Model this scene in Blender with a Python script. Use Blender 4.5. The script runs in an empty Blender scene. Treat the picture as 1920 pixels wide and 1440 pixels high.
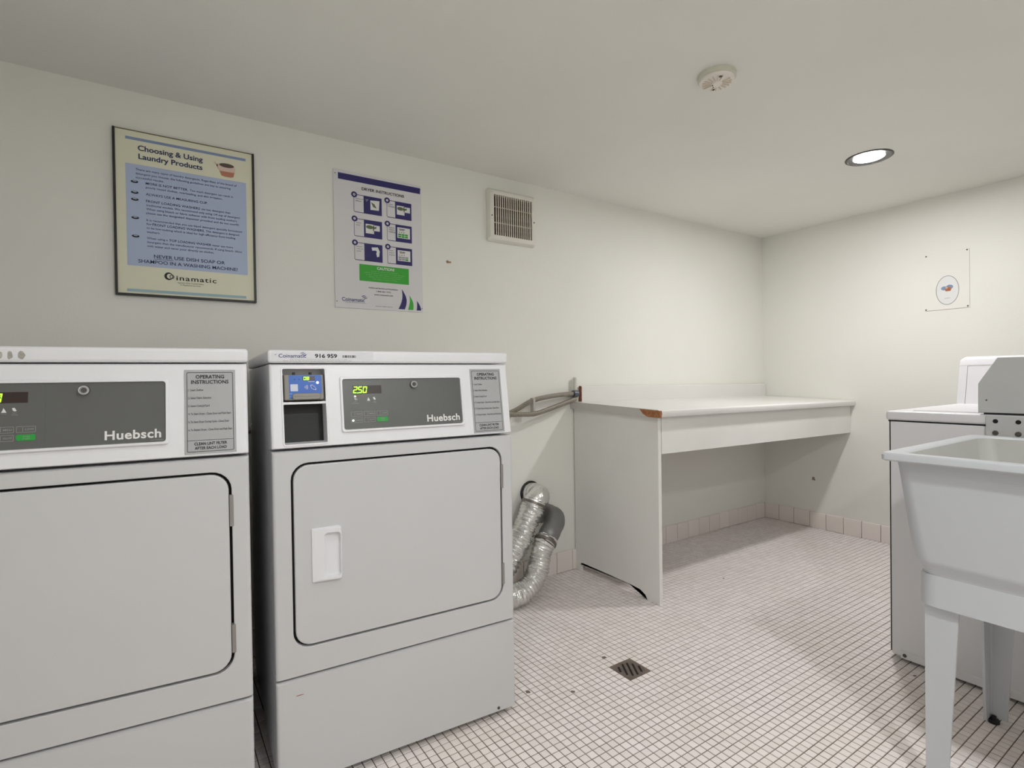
import bpy, bmesh, math, random
from mathutils import Vector, Matrix
random.seed(7)
S = bpy.context.scene
COL = S.collection
PI = math.pi

# ------------------------------------------------------------------ camera, world, exposure
H_CAM = 1.038
CAM = Vector((-3.6986, -2.2314, H_CAM))
F_PX, YAW, PITCH, ROLL = 1001.38, 0.588, -0.0101, -0.0143
cy_, sy_ = math.cos(YAW), math.sin(YAW)
FWD = Vector((math.cos(PITCH) * sy_, math.cos(PITCH) * cy_, math.sin(PITCH)))
_r = Vector((cy_, -sy_, 0)); _u = _r.cross(FWD)
RIGHT = math.cos(ROLL) * _r + math.sin(ROLL) * _u
UP = -math.sin(ROLL) * _r + math.cos(ROLL) * _u
cam_data = bpy.data.cameras.new('camera')
cam_data.sensor_width = 36.0
cam_data.lens = F_PX * 36.0 / 1920.0
cam_data.clip_start = 0.02
cam = bpy.data.objects.new('camera', cam_data)
COL.objects.link(cam)
m = Matrix.Identity(4)
for i in range(3):
    m[i][0], m[i][1], m[i][2], m[i][3] = RIGHT[i], UP[i], -FWD[i], CAM[i]
cam.matrix_world = m
S.camera = cam

world = bpy.data.worlds.new('world'); S.world = world
world.use_nodes = True
world.node_tree.nodes['Background'].inputs[0].default_value = (0.8, 0.85, 1.0, 1)
world.node_tree.nodes['Background'].inputs[1].default_value = 0.02
S.view_settings.view_transform = 'Standard'
S.view_settings.look = 'None'
S.view_settings.gamma = 1.0
S.view_settings.use_curve_mapping = False
S.view_settings.exposure = 0.26
LAMP_MAIN = 305.0          # emission of the lens of the recessed light in view
LAMP_SECOND = 110.0
LAMP_REAR = 415.0           # the recessed light behind the camera        # the one over the camera's side of the room
LAMP_COL = (1.0, 0.985, 0.995)
LAMP_COL2 = (0.97, 0.985, 1.0)

# ------------------------------------------------------------------ helpers
def lin(c):
    out = []
    for v in c[:3]:
        v = v / 255.0
        out.append(v / 12.92 if v <= 0.04045 else ((v + 0.055) / 1.055) ** 2.4)
    return (out[0], out[1], out[2], 1.0)

MATS = {}
def mat(name, rgb, rough=0.5, metal=0.0, spec=0.5, noise=0.0, nscale=8.0, bump=0.0, bscale=60.0, emit=None, estr=0.0, alt=None, coat=0.0, island=0.0):
    if name in MATS: return MATS[name]
    mt = bpy.data.materials.new(name); mt.use_nodes = True
    nt = mt.node_tree; b = nt.nodes['Principled BSDF']
    c = lin(rgb)
    b.inputs['Base Color'].default_value = c
    b.inputs['Roughness'].default_value = rough
    b.inputs['Metallic'].default_value = metal
    b.inputs['Specular IOR Level'].default_value = spec
    b.inputs['Coat Weight'].default_value = coat
    tc = None
    if noise or bump or alt:
        tc = nt.nodes.new('ShaderNodeTexCoord')
    if noise or alt:
        n = nt.nodes.new('ShaderNodeTexNoise'); n.inputs['Scale'].default_value = nscale
        n.inputs['Detail'].default_value = 4
        nt.links.new(tc.outputs['Object'], n.inputs['Vector'])
        mx = nt.nodes.new('ShaderNodeMix'); mx.data_type = 'RGBA'
        a = lin(alt) if alt else tuple(max(0, v * (1 - noise)) for v in c[:3]) + (1,)
        mx.inputs[6].default_value = c; mx.inputs[7].default_value = a
        rp = nt.nodes.new('ShaderNodeMapRange')
        rp.inputs[1].default_value = 0.42; rp.inputs[2].default_value = 0.72
        nt.links.new(n.outputs['Fac'], rp.inputs[0])
        nt.links.new(rp.outputs[0], mx.inputs[0])
        nt.links.new(mx.outputs[2], b.inputs['Base Color'])
    if bump:
        n2 = nt.nodes.new('ShaderNodeTexNoise'); n2.inputs['Scale'].default_value = bscale
        n2.inputs['Detail'].default_value = 3
        nt.links.new(tc.outputs['Object'], n2.inputs['Vector'])
        bp = nt.nodes.new('ShaderNodeBump'); bp.inputs['Strength'].default_value = bump
        bp.inputs['Distance'].default_value = 0.004
        nt.links.new(n2.outputs['Fac'], bp.inputs['Height'])
        nt.links.new(bp.outputs[0], b.inputs['Normal'])
    if emit:
        b.inputs['Emission Color'].default_value = lin(emit)
        b.inputs['Emission Strength'].default_value = estr
    MATS[name] = mt
    return mt

def tile_mat(name, rgb_a, rgb_b, rough, dirt):
    mt = bpy.data.materials.new(name); mt.use_nodes = True
    nt = mt.node_tree; b = nt.nodes['Principled BSDF']
    g = nt.nodes.new('ShaderNodeNewGeometry'); oi = nt.nodes.new('ShaderNodeObjectInfo')
    ad = nt.nodes.new('ShaderNodeMath'); ad.operation = 'ADD'
    fr = nt.nodes.new('ShaderNodeMath'); fr.operation = 'FRACT'
    nt.links.new(g.outputs['Random Per Island'], ad.inputs[0]); nt.links.new(oi.outputs['Random'], ad.inputs[1])
    nt.links.new(ad.outputs[0], fr.inputs[0])
    mx = nt.nodes.new('ShaderNodeMix'); mx.data_type = 'RGBA'
    mx.inputs[6].default_value = lin(rgb_a); mx.inputs[7].default_value = lin(rgb_b)
    nt.links.new(fr.outputs[0], mx.inputs[0])
    n = nt.nodes.new('ShaderNodeTexNoise'); n.inputs['Scale'].default_value = 1.6; n.inputs['Detail'].default_value = 5
    nt.links.new(g.outputs['Position'], n.inputs['Vector'])
    rp = nt.nodes.new('ShaderNodeMapRange'); rp.inputs[1].default_value = 0.45; rp.inputs[2].default_value = 0.75
    rp.inputs[4].default_value = 0.45
    nt.links.new(n.outputs['Fac'], rp.inputs[0])
    m2 = nt.nodes.new('ShaderNodeMix'); m2.data_type = 'RGBA'
    nt.links.new(rp.outputs[0], m2.inputs[0]); nt.links.new(mx.outputs[2], m2.inputs[6]); m2.inputs[7].default_value = lin(dirt)
    nt.links.new(m2.outputs[2], b.inputs['Base Color'])
    b.inputs['Roughness'].default_value = rough
    return mt

def mesh_from(bm, name, smooth=True):
    bmesh.ops.recalc_face_normals(bm, faces=bm.faces)
    me = bpy.data.meshes.new(name); bm.to_mesh(me); bm.free()
    if smooth:
        for p in me.polygons: p.use_smooth = True
        me.set_sharp_from_angle(angle=math.radians(35))
    return me

def obj(name, bm, material, parent=None, label=None, kind=None, smooth=True):
    me = bm if isinstance(bm, bpy.types.Mesh) else mesh_from(bm, name, smooth)
    if not me.materials: me.materials.append(material)
    o = bpy.data.objects.new(name, me); COL.objects.link(o)
    if parent: o.parent = parent
    if label: o['label'] = label
    if kind: o['kind'] = kind
    if smooth and 6 < len(me.polygons) < 4000 and not me.name.startswith('print'):
        w = o.modifiers.new('normals', 'WEIGHTED_NORMAL'); w.keep_sharp = True; w.weight = 90
    return o

def thing(name, label, cat, loc=(0, 0, 0), rotz=0.0, group=None):
    o = bpy.data.objects.new(name, None); COL.objects.link(o)
    o.empty_display_size = 0.05
    o.location = loc; o.rotation_euler = (0, 0, rotz)
    o['label'] = label; o['category'] = cat
    if group: o['group'] = group
    return o

def tag(o, label, cat, group=None):
    o['label'] = label; o['category'] = cat
    if group: o['group'] = group
    return o

def struct(name, bm, material, parent=None):
    return obj(name, bm, material, parent, kind='structure')

def B(): return bmesh.new()

def box(bm, x0, x1, y0, y1, z0, z1, bev=0.0, seg=2, f=None):
    vs = [bm.verts.new((x, y, z)) for z in (z0, z1) for y in (y0, y1) for x in (x0, x1)]
    fs = [(0, 2, 3, 1), (4, 5, 7, 6), (0, 1, 5, 4), (2, 6, 7, 3), (0, 4, 6, 2), (1, 3, 7, 5)]
    faces = [bm.faces.new([vs[i] for i in q]) for q in fs]
    if bev:
        es = set(e for fc in faces for e in fc.edges)
        r = bmesh.ops.bevel(bm, geom=list(es), offset=bev, segments=seg, profile=0.5, affect='EDGES')
        vs = list(set(v for fc in r['faces'] for v in fc.verts) | set(v for v in vs if v.is_valid))
    if f:
        for v in vs: v.co = f(v.co)
    return bm

def rrect(x0, x1, z0, z1, r, n=5):
    """closed loop of 2D points, counter-clockwise, n+1 points per corner"""
    pts = []
    r = max(r, 1e-5)
    for cx, cz, a0 in ((x1 - r, z0 + r, -PI / 2), (x1 - r, z1 - r, 0), (x0 + r, z1 - r, PI / 2), (x0 + r, z0 + r, PI)):
        for k in range(n + 1):
            a = a0 + PI / 2 * k / n
            pts.append((cx + r * math.cos(a), cz + r * math.sin(a)))
    return pts

def loft(bm, loops, cap0=False, cap1=False, closed=False):
    """bridge loops (lists of 3D points of one length)"""
    L = [[bm.verts.new(p) for p in lp] for lp in loops]
    n = len(L[0])
    pairs = list(zip(L[:-1], L[1:]))
    if closed: pairs.append((L[-1], L[0]))
    for a, b in pairs:
        for i in range(n):
            j = (i + 1) % n
            bm.faces.new((a[i], a[j], b[j], b[i]))
    if cap0: bm.faces.new(L[0])
    if cap1: bm.faces.new(L[-1])
    return bm

def lathe(bm, prof, n=32, axis='z', c=(0, 0, 0), cap0=True, cap1=True):
    """prof: list of (r, h)"""
    loops = []
    for r, h in prof:
        lp = []
        for k in range(n):
            a = 2 * PI * k / n
            p = (r * math.cos(a), r * math.sin(a), h)
            if axis == 'y': p = (p[0], p[2], p[1])
            if axis == 'x': p = (p[2], p[0], p[1])
            lp.append((p[0] + c[0], p[1] + c[1], p[2] + c[2]))
        loops.append(lp)
    return loft(bm, loops, cap0, cap1)

def catmull(pts, n=8):
    P = [Vector(p) for p in pts]
    P = [2 * P[0] - P[1]] + P + [2 * P[-1] - P[-2]]
    out = []
    for i in range(1, len(P) - 2):
        a, b, c, d = P[i - 1:i + 3]
        for k in range(n):
            t = k / n
            out.append(0.5 * ((2 * b) + (c - a) * t + (2 * a - 5 * b + 4 * c - d) * t * t + (3 * b - a - 3 * c + d) * t ** 3))
    out.append(P[-2])
    return out

def tube(bm, pts, rad, n=12, caps=True):
    """rad: number or function(arclength, point index, angle)"""
    d = 0.0; loops = []
    t0 = (pts[1] - pts[0]).normalized()
    nrm = t0.orthogonal().normalized()
    for i, p in enumerate(pts):
        t = (pts[min(i + 1, len(pts) - 1)] - pts[max(i - 1, 0)]).normalized()
        nrm = (nrm - t * nrm.dot(t)).normalized(); bn = t.cross(nrm)
        if i: d += (p - pts[i - 1]).length
        lp = []
        for k in range(n):
            a = 2 * PI * k / n
            r = rad(d, i, a) if callable(rad) else rad
            lp.append(p + r * (math.cos(a) * nrm + math.sin(a) * bn))
        loops.append(lp)
    return loft(bm, loops, caps, caps)

def resample(pts, step):
    out = [pts[0]]; acc = 0.0
    for a, b in zip(pts[:-1], pts[1:]):
        L = (b - a).length; pos = step - acc
        while pos <= L:
            out.append(a.lerp(b, pos / L)); pos += step
        acc = (acc + L) % step
    return out

# --- flat print (lettering, rules, patches) laid on a surface through a map (u, v, lift) -> point
_tcache = {}
def glyphs(s, bold=0.0, shear=0.0, spacing=1.0, res=2):
    key = (s, bold, shear, spacing, res)
    if key not in _tcache:
        cu = bpy.data.curves.new('t', 'FONT'); cu.body = s; cu.size = 1.0
        cu.offset = bold; cu.shear = shear; cu.space_character = spacing; cu.resolution_u = res
        o = bpy.data.objects.new('t', cu)
        me = bpy.data.meshes.new_from_object(o)
        vs = [(v.co.x, v.co.y) for v in me.vertices]; fs = [tuple(p.vertices) for p in me.polygons]
        bpy.data.objects.remove(o); bpy.data.meshes.remove(me); bpy.data.curves.remove(cu)
        _tcache[key] = (vs, fs)
    return _tcache[key]

SPLIT = ('printed_panel', 'printed_stripe', 'indicator_light', 'symbol', 'sensor_dot', 'face_mark', 'sticker_residue', 'display', 'digits', 'logo_mark')
def islands(bm):
    seen = set(); out = []
    for f in bm.faces:
        if f in seen: continue
        st = [f]; seen.add(f); grp = []
        while st:
            g = st.pop(); grp.append(g)
            for v in g.verts:
                for h in v.link_faces:
                    if h not in seen: seen.add(h); st.append(h)
        out.append(grp)
    return out

class Print:
    def __init__(self, fmap): self.f = fmap; self.bms = {}
    def bm(self, key):
        if key not in self.bms: self.bms[key] = bmesh.new()
        return self.bms[key]
    def poly(self, key, pts, lift=0.0004):
        bm = self.bm(key); bm.faces.new([bm.verts.new(self.f(u, v, lift)) for u, v in pts])
    def rect(self, key, u0, u1, v0, v1, lift=0.0004):
        self.poly(key, [(u0, v0), (u1, v0), (u1, v1), (u0, v1)], lift)
    def ring(self, key, outer, inner, lift=0.0006):
        bm = self.bm(key)
        a = [bm.verts.new(self.f(u, v, lift)) for u, v in outer]; b = [bm.verts.new(self.f(u, v, lift)) for u, v in inner]
        n = len(a)
        for i in range(n):
            j = (i + 1) % n; bm.faces.new((a[i], a[j], b[j], b[i]))
    def frame(self, key, u0, u1, v0, v1, w, r=0.0, lift=0.0006):
        self.ring(key, rrect(u0, u1, v0, v1, r + 1e-5, 3), rrect(u0 + w, u1 - w, v0 + w, v1 - w, max(r - w, 0) + 1e-5, 3), lift)
    def ellipse(self, key, u, v, ru, rv=None, lift=0.0005, n=20, tilt=0.0):
        rv = rv or ru; c, s = math.cos(tilt), math.sin(tilt)
        self.poly(key, [(u + c * ru * math.cos(a) - s * rv * math.sin(a), v + s * ru * math.cos(a) + c * rv * math.sin(a)) for a in [2 * PI * k / n for k in range(n)]], lift)
    def text(self, key, s, u, v, h=None, w=None, align='l', bold=0.0, shear=0.0, spacing=1.0, lift=0.0008, res=2):
        """u,v: left/centre/right of the line at its baseline; h: cap height; w: total width (stretches)"""
        vs, fs = glyphs(s, bold, shear, spacing, res)
        if not vs: return
        x0 = min(p[0] for p in vs); x1 = max(p[0] for p in vs)
        cap = 0.70
        sy = (h / cap) if h else w / (x1 - x0)
        sx = w / (x1 - x0) if w else sy
        off = {'l': 0.0, 'c': -(x1 - x0) * sx / 2, 'r': -(x1 - x0) * sx}[align]
        bm = self.bm(key)
        bv = [bm.verts.new(self.f(u + off + (x - x0) * sx, v + y * sy, lift)) for x, y in vs]
        for q in fs:
            try: bm.faces.new([bv[i] for i in q])
            except ValueError: pass
    def build(self, mats, parent, names=None):
        out = {}
        for k, bm in self.bms.items():
            nm = (names or {}).get(k, 'lettering')
            isl = islands(bm)
            if len(isl) > 1 and nm in SPLIT and len(isl) <= 16:
                for fs in isl:
                    b2 = bmesh.new(); mp = {}
                    for f in fs: b2.faces.new([mp.setdefault(v, None) or mp.__setitem__(v, b2.verts.new(v.co)) or mp[v] for v in f.verts])
                    me = bpy.data.meshes.new(nm); b2.to_mesh(me); b2.free()
                    obj(nm, me, mats[k], parent)
                bm.free(); continue
            me = bpy.data.meshes.new('print'); bm.to_mesh(me); bm.free()
            out[k] = obj(nm, me, mats[k], parent, kind='stuff' if len(isl) > 1 else None)
        self.bms = {}
        return out

# ------------------------------------------------------------------ materials
WALL = mat('wall_paint', (240, 239, 232), 0.55, noise=0.03, nscale=2.0, bump=0.12, bscale=140)
CEIL = mat('ceiling_paint', (240, 239, 232), 0.7, noise=0.03, nscale=2.0, bump=0.1, bscale=120)
ENAMEL = mat('white_enamel', (236, 236, 239), 0.28, spec=0.5, noise=0.015, nscale=3)
ENAMEL_SHADE = mat('white_enamel_shaded', (208, 208, 209), 0.32, spec=0.5, noise=0.02, nscale=2.5)  # same white enamel, darkened so the dimmer light on the fronts is in the colour
WASHW = mat('washer_enamel', (228, 227, 229), 0.3, noise=0.015, nscale=3)
DARKGAP = mat('dark_gap', (26, 26, 26), 0.8)
BLACK = mat('black_plastic', (24, 24, 25), 0.5)
GRAYPLATE = mat('charcoal_fascia', (98, 99, 97), 0.35, noise=0.03, nscale=20)
STICKER = mat('grey_sticker', (176, 177, 178), 0.35)
INK = mat('black_ink', (28, 28, 30), 0.6)
SOFTINK = mat('grey_ink', (84, 84, 84), 0.6)
WHITEINK = mat('white_ink', (232, 232, 230), 0.5)
GREYINK = mat('light_grey_ink', (160, 160, 158), 0.5)
GREENBTN = mat('green_button', (38, 160, 62), 0.4)
DISPLAY = mat('display_window', (46, 30, 26), 0.2)
DIGIT = mat('green_digits', (150, 255, 40), 0.4, emit=(150, 255, 40), estr=2.2)
LEDW = mat('white_led', (240, 255, 235), 0.4, emit=(235, 255, 225), estr=2.0)
LEDB = mat('blue_led', (170, 180, 255), 0.4, emit=(190, 195, 255), estr=2.2)
CHROME = mat('chrome', (190, 192, 195), 0.22, metal=1.0)
STEEL = mat('dull_steel', (128, 122, 114), 0.45, metal=0.8)
HINGEM = mat('hinge_metal', (150, 146, 142), 0.5, metal=0.3)
CARDGREY = mat('reader_grey', (142, 138, 130), 0.45)
CARDBLUE = mat('reader_blue', (40, 98, 190), 0.35)
CARDSKY = mat('reader_light_blue', (70, 140, 225), 0.35)
PIXBG = mat('reader_white_patch', (205, 210, 225), 0.4)
LOGO_BLUE = mat('navy_ink', (48, 60, 120), 0.6)
LABELW = mat('label_paper', (226, 226, 230), 0.3)
CREAM = mat('cream_poster_paper', (232, 230, 206), 0.45)
PBLUE = mat('poster_blue_panel', (180, 194, 224), 0.45)
PSTRIPE = mat('poster_stripe', (136, 154, 188), 0.45)
PSTRIPE2 = mat('poster_lower_stripe', (160, 190, 200), 0.45)
PNAVY = mat('poster_navy_ink', (36, 52, 92), 0.6)
PBASKET = mat('basket_print', (190, 128, 104), 0.6)
PBASKET_D = mat('basket_inside_print', (92, 76, 70), 0.6)
PBASKET_L = mat('basket_rim_print', (226, 200, 186), 0.6)
FRAMEB = mat('black_frame', (26, 25, 23), 0.4)
FRAMET = mat('tan_frame', (120, 108, 80), 0.5)
SIGNW = mat('white_sign_plastic', (226, 224, 226), 0.4)
PURPLE = mat('purple_print', (44, 38, 104), 0.5)
SGREEN = mat('green_print', (62, 172, 56), 0.5)
SGREENL = mat('pale_green_print', (140, 208, 130), 0.5)
OLIVE = mat('olive_print', (96, 112, 76), 0.5)
VENTW = mat('vent_plastic', (234, 231, 221), 0.5)
VENTD = mat('vent_dusty_slat', (224, 216, 204), 0.7, alt=(204, 190, 172), nscale=60)
VENTBACK = mat('vent_dark', (30, 26, 23), 0.9)
COUNTER = mat('white_laminate', (232, 230, 226), 0.3, noise=0.02, nscale=3)
PANELW = mat('painted_panel', (240, 239, 234), 0.5, noise=0.05, nscale=3)
EDGEB = mat('laminate_edge', (206, 203, 196), 0.4)
CHIPB = mat('bare_particle_board', (176, 120, 78), 0.8, alt=(130, 82, 50), nscale=120)
REDWOOD = mat('stained_board_end', (140, 82, 62), 0.7, alt=(96, 56, 44), nscale=90)
FOIL = mat('foil_duct', (232, 232, 230), 0.24, metal=0.92, bump=0.8, bscale=90)
ELBOW = mat('galvanised_elbow', (136, 136, 136), 0.45, metal=0.55, noise=0.1, nscale=30)
CONDUIT = mat('flex_conduit', (168, 162, 152), 0.35, metal=0.85)
STRAPM = mat('cable_strap', (186, 184, 178), 0.5)
SINKW = mat('sink_plastic', (200, 203, 207), 0.38, noise=0.02, nscale=4)
SINKIN = mat('sink_basin_inside', (206, 206, 202), 0.45, noise=0.1, nscale=7)
BOXGREY = mat('coin_box_steel', (196, 197, 196), 0.42, metal=0.0, noise=0.03, nscale=10)
HOLE = mat('hole_dark', (22, 21, 20), 0.9)
BOLT = mat('bolt_steel', (88, 86, 84), 0.5, metal=0.4)
GROUT = mat('grout', (122, 109, 98), 0.95, alt=(92, 79, 66), nscale=5)
BGROUT = mat('baseboard_grout', (128, 112, 102), 0.95)
BTILE = tile_mat('baseboard_tile', (242, 234, 229), (236, 227, 221), 0.35, (232, 221, 210))
FTILE = tile_mat('mosaic_tile', (248, 241, 239), (237, 229, 226), 0.42, (230, 215, 202))
DRAINM = mat('drain_metal', (120, 106, 100), 0.55, metal=0.45, noise=0.3, nscale=40)
RUST = mat('grime', (86, 66, 50), 0.9)
ACRYL = mat('clear_sheet_paper', (240, 238, 231), 0.7, spec=0.1)
SMOKEW = mat('detector_plastic', (240, 234, 224), 0.45)
SMOKEB = mat('detector_base', (214, 212, 196), 0.5)
SMOKES = mat('detector_fin', (222, 208, 190), 0.6)
TRIM_D = mat('lamp_trim', (74, 72, 71), 0.4, metal=0.3)
def lens_mat(name, s, col=None):
    mt = bpy.data.materials.new(name); mt.use_nodes = True
    b = mt.node_tree.nodes['Principled BSDF']
    b.inputs['Base Color'].default_value = (0.9, 0.9, 0.9, 1)
    b.inputs['Emission Color'].default_value = (col or LAMP_COL) + (1,)
    b.inputs['Emission Strength'].default_value = s
    return mt

# ------------------------------------------------------------------ room shell
HC = 2.034
XL, YB = -4.35, -3.05
def room_box(name, x0, x1, y0, y1, z0, z1, mt): return struct(name, box(B(), x0, x1, y0, y1, z0, z1), mt)
room_box('wall_left', XL - 0.1, 0.1, 0.0, 0.1, -0.1, HC + 0.1, WALL)
room_box('wall_right', 0.0, 0.1, YB - 0.1, 0.0, -0.1, HC + 0.1, WALL)
room_box('wall_rear', XL - 0.1, 0.0, YB - 0.1, YB, -0.1, HC + 0.1, WALL)
room_box('wall_side', XL - 0.1, XL, YB, 0.0, -0.1, HC + 0.1, WALL)
room_box('ceiling', XL, 0.0, YB, 0.0, HC, HC + 0.1, CEIL)

# ---- mosaic floor: grout bed, 300 nearest tiles singly, the rest as one part
PT = 0.0260; TS = 0.0239
floor = struct('floor', box(B(), XL, 0.0, YB, 0.0, -0.06, -0.0016), GROUT)
DRAIN = (-88 * PT - 0.0, -34 * PT)          # corner index of the drain opening (4 x 4 tiles)
dix, diy = -91, -36                          # lower left tile of the opening
def tile_geo(bm, cx, cy, dz=0.0):
    h = TS / 2; b = 0.0011
    lo = [bm.verts.new((cx + sx * h, cy + sy * h, -0.004)) for sx, sy in ((-1, -1), (1, -1), (1, 1), (-1, 1))]
    up = [bm.verts.new((cx + sx * (h - b * .3), cy + sy * (h - b * .3), -0.0008 + dz)) for sx, sy in ((-1, -1), (1, -1), (1, 1), (-1, 1))]
    tp = [bm.verts.new((cx + sx * (h - b), cy + sy * (h - b), dz)) for sx, sy in ((-1, -1), (1, -1), (1, 1), (-1, 1))]
    for i in range(4):
        j = (i + 1) % 4
        bm.faces.new((lo[i], lo[j], up[j], up[i])); bm.faces.new((up[i], up[j], tp[j], tp[i]))
    bm.faces.new(tp)
def project(P):
    d = P - CAM; z = d.dot(FWD)
    if z < 0.05: return None
    return (960 + F_PX * d.dot(RIGHT) / z, 720 - F_PX * d.dot(UP) / z, z)
BLOCK = []        # boxes (x0,x1,y0,y1,z0,z1) that hide floor tiles
BLOCK.append((-3.46, -2.73, -0.85, -0.1, 0.0, 1.1))
BLOCK.append((-4.2, -3.49, -0.84, -0.05, 0.0, 1.1))
BLOCK.append((-2.2, -1.58, -2.2, -1.66, 0.45, 0.84))
BLOCK.append((-2.1, -2.03, -1.76, -1.69, 0.0, 0.45))
BLOCK.append((-1.48, -0.72, -2.05, -1.37, 0.02, 0.9))
def hidden(P):
    d = P - CAM
    for b in BLOCK:
        t0, t1 = 0.0, 0.999
        for a in range(3):
            lo, hi = b[2 * a], b[2 * a + 1]
            if abs(d[a]) < 1e-9:
                if CAM[a] < lo or CAM[a] > hi: t0, t1 = 1, 0
                continue
            u, v = (lo - CAM[a]) / d[a], (hi - CAM[a]) / d[a]
            if u > v: u, v = v, u
            t0 = max(t0, u); t1 = min(t1, v)
        if t0 < t1: return True
    return False
nx = int(-XL / PT); ny = int(-YB / PT)
cells = []
for i in range(-nx, 0):
    for j in range(-ny, 0):
        if dix <= i < dix + 4 and diy <= j < diy + 4: continue
        P = Vector(((i + .5) * PT, (j + .5) * PT, 0))
        q = project(P); sz = 0
        if q and 4 < q[0] < 1916 and 84 < q[1] < 1354:
            sz = 1.0 / q[2] ** 3
        cells.append([sz, i, j, P])
cells.sort(key=lambda c: -c[0])
near = []
for c in cells:
    if len(near) >= 300 or c[0] == 0: break
    if not hidden(c[3]): near.append(c)
nearset = set((c[1], c[2]) for c in near)
tb = B(); tile_geo(tb, 0, 0); tile_me = mesh_from(tb, 'tile', smooth=False); tile_me.materials.append(FTILE)
rest = B()
for c in cells:
    if (c[1], c[2]) in nearset: continue
    tile_geo(rest, c[3].x, c[3].y, random.uniform(-0.0003, 0.0003))
obj('tiles', mesh_from(rest, 'tiles', smooth=False), FTILE, floor, kind='stuff').data.materials.clear()
bpy.data.objects['tiles'].data.materials.append(FTILE)
for c in near:
    o = bpy.data.objects.new('tile', tile_me); COL.objects.link(o); o.parent = floor
    o.location = (c[3].x, c[3].y, random.uniform(-0.0003, 0.0003))

# ---- tiled baseboards
def base_piece(bm, w, hgt=0.106, t=0.009):
    """one cove tile, front towards -Y, from x=0 to w"""
    prof = [(0, 0), (-t, 0), (-t, hgt - 0.008), (-t * 0.72, hgt - 0.002), (-t * 0.3, hgt), (0, hgt)]
    e = 0.0008
    loops = [[(x, y * (1 if 0.0005 < x < w - 0.0005 else 0.88), z) for y, z in prof] for x in (0, e, w - e, w)]
    loft(bm, loops, True, True)
BP = 0.1075
bb = struct('baseboard_left', box(B(), XL, -0.0, -0.004, 0.0, 0.0, 0.104), BGROUT)
me_b = B(); base_piece(me_b, BP - 0.003); me_b = mesh_from(me_b, 'tile'); me_b.materials.append(BTILE)
k = 0
x = -0.012
while x - BP > XL:
    o = bpy.data.objects.new('tile', me_b); COL.objects.link(o); o.parent = bb
    o.location = (x - BP + 0.0015, -0.001, random.uniform(0.0005, 0.0025)); x -= BP
br = struct('baseboard_right', box(B(), -0.004, 0.0, YB, -0.0045, 0.0, 0.104), BGROUT)
y = -0.006
while y - BP > YB:
    o = bpy.data.objects.new('tile', me_b); COL.objects.link(o); o.parent = br
    o.rotation_euler = (0, 0, -PI / 2)
    o.location = (-0.001, y - 0.0015, random.uniform(0.0005, 0.0025)); y -= BP

# ------------------------------------------------------------------ recessed lights
def recessed_light(x, y, strength, label, col=None):
    t = thing('recessed_light', label, 'ceiling light', (x, y, HC))
    b = B(); lathe(b, [(0.083, 0.0), (0.095, 0.0), (0.095, -0.002), (0.091, -0.0045), (0.085, -0.004), (0.083, -0.002)], 48, cap0=False, cap1=False)
    obj('trim_ring', b, TRIM_D, t)
    b = B(); lathe(b, [(0.0845, -0.0035), (0.061, -0.0008)], 48, cap0=False, cap1=False)
    obj('reflector', b, TRIM_D, t)
    b = B(); lathe(b, [(0.0620, -0.0008), (0.060, -0.0018), (0.03, -0.0026)], 32, cap0=False, cap1=True)
    obj('lens', b, lens_mat('lamp_lens', strength, col), t, label='glowing white lens')
    return t
recessed_light(-0.945, -1.095, LAMP_MAIN, 'round recessed ceiling light, lit, above the washing machine')
recessed_light(-3.0, -2.7, LAMP_REAR, 'round recessed ceiling light, lit, at the rear of the room', LAMP_COL2)
# a can light over the space in front of the dryers, its lens set up inside a dark baffle
t = thing('can_light', 'surface-mounted can light on the ceiling in front of the dryers', 'ceiling light', (-3.4, -1.5, HC))
b = B(); lathe(b, [(0.085, 0.0), (0.085, -0.055), (0.083, -0.057), (0.081, -0.055), (0.081, -0.004)], 40, cap0=True, cap1=False)
obj('can_housing', b, TRIM_D, t)
b = B(); lathe(b, [(0.056, -0.004), (0.054, -0.008), (0.03, -0.010)], 32, cap0=False, cap1=True)
obj('lens', b, lens_mat('can_lens', LAMP_SECOND, LAMP_COL2), t, label='glowing white lens')

# ------------------------------------------------------------------ dryers
W = 0.683
Z1, Z2, Z3, Z4, SET = 0.8685, 0.2905, 1.0845, 1.119, 0.031
KS = SET / (Z3 - Z1)
def shear(u, z, d): return Vector((u, KS * (z - Z1) - d, z))      # d: lift off the sloping panel

SEG7 = {'0': 'abcdef', '2': 'abged', '5': 'afgcd', '8': 'abcdefg'}
def seven(pr, key, ch, u, v, w, h, t, lift, slant=0.12):
    def q(pts): pr.poly(key, [(u + x + slant * y, v + y) for x, y in pts], lift)
    hh = h / 2; g = t * 0.12
    segs = {'a': [(g, h), (w - g, h), (w - t, h - t), (t, h - t)], 'd': [(g, 0), (t, t), (w - t, t), (w - g, 0)],
            'g': [(t * .6, hh), (t, hh + t / 2), (w - t, hh + t / 2), (w - t * .6, hh), (w - t, hh - t / 2), (t, hh - t / 2)],
            'f': [(0, h - g), (t, h - t - g), (t, hh + t / 2 + g), (0, hh + g)], 'b': [(w, h - g), (w - t, h - t - g), (w - t, hh + t / 2 + g), (w, hh + g)],
            'e': [(0, g), (0, hh - g), (t, hh - t / 2 - g), (t, t + g)], 'c': [(w, g), (w, hh - g), (w - t, hh - t / 2 - g), (w - t, t + g)]}
    for s in SEG7[ch]: q(segs[s])

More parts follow.
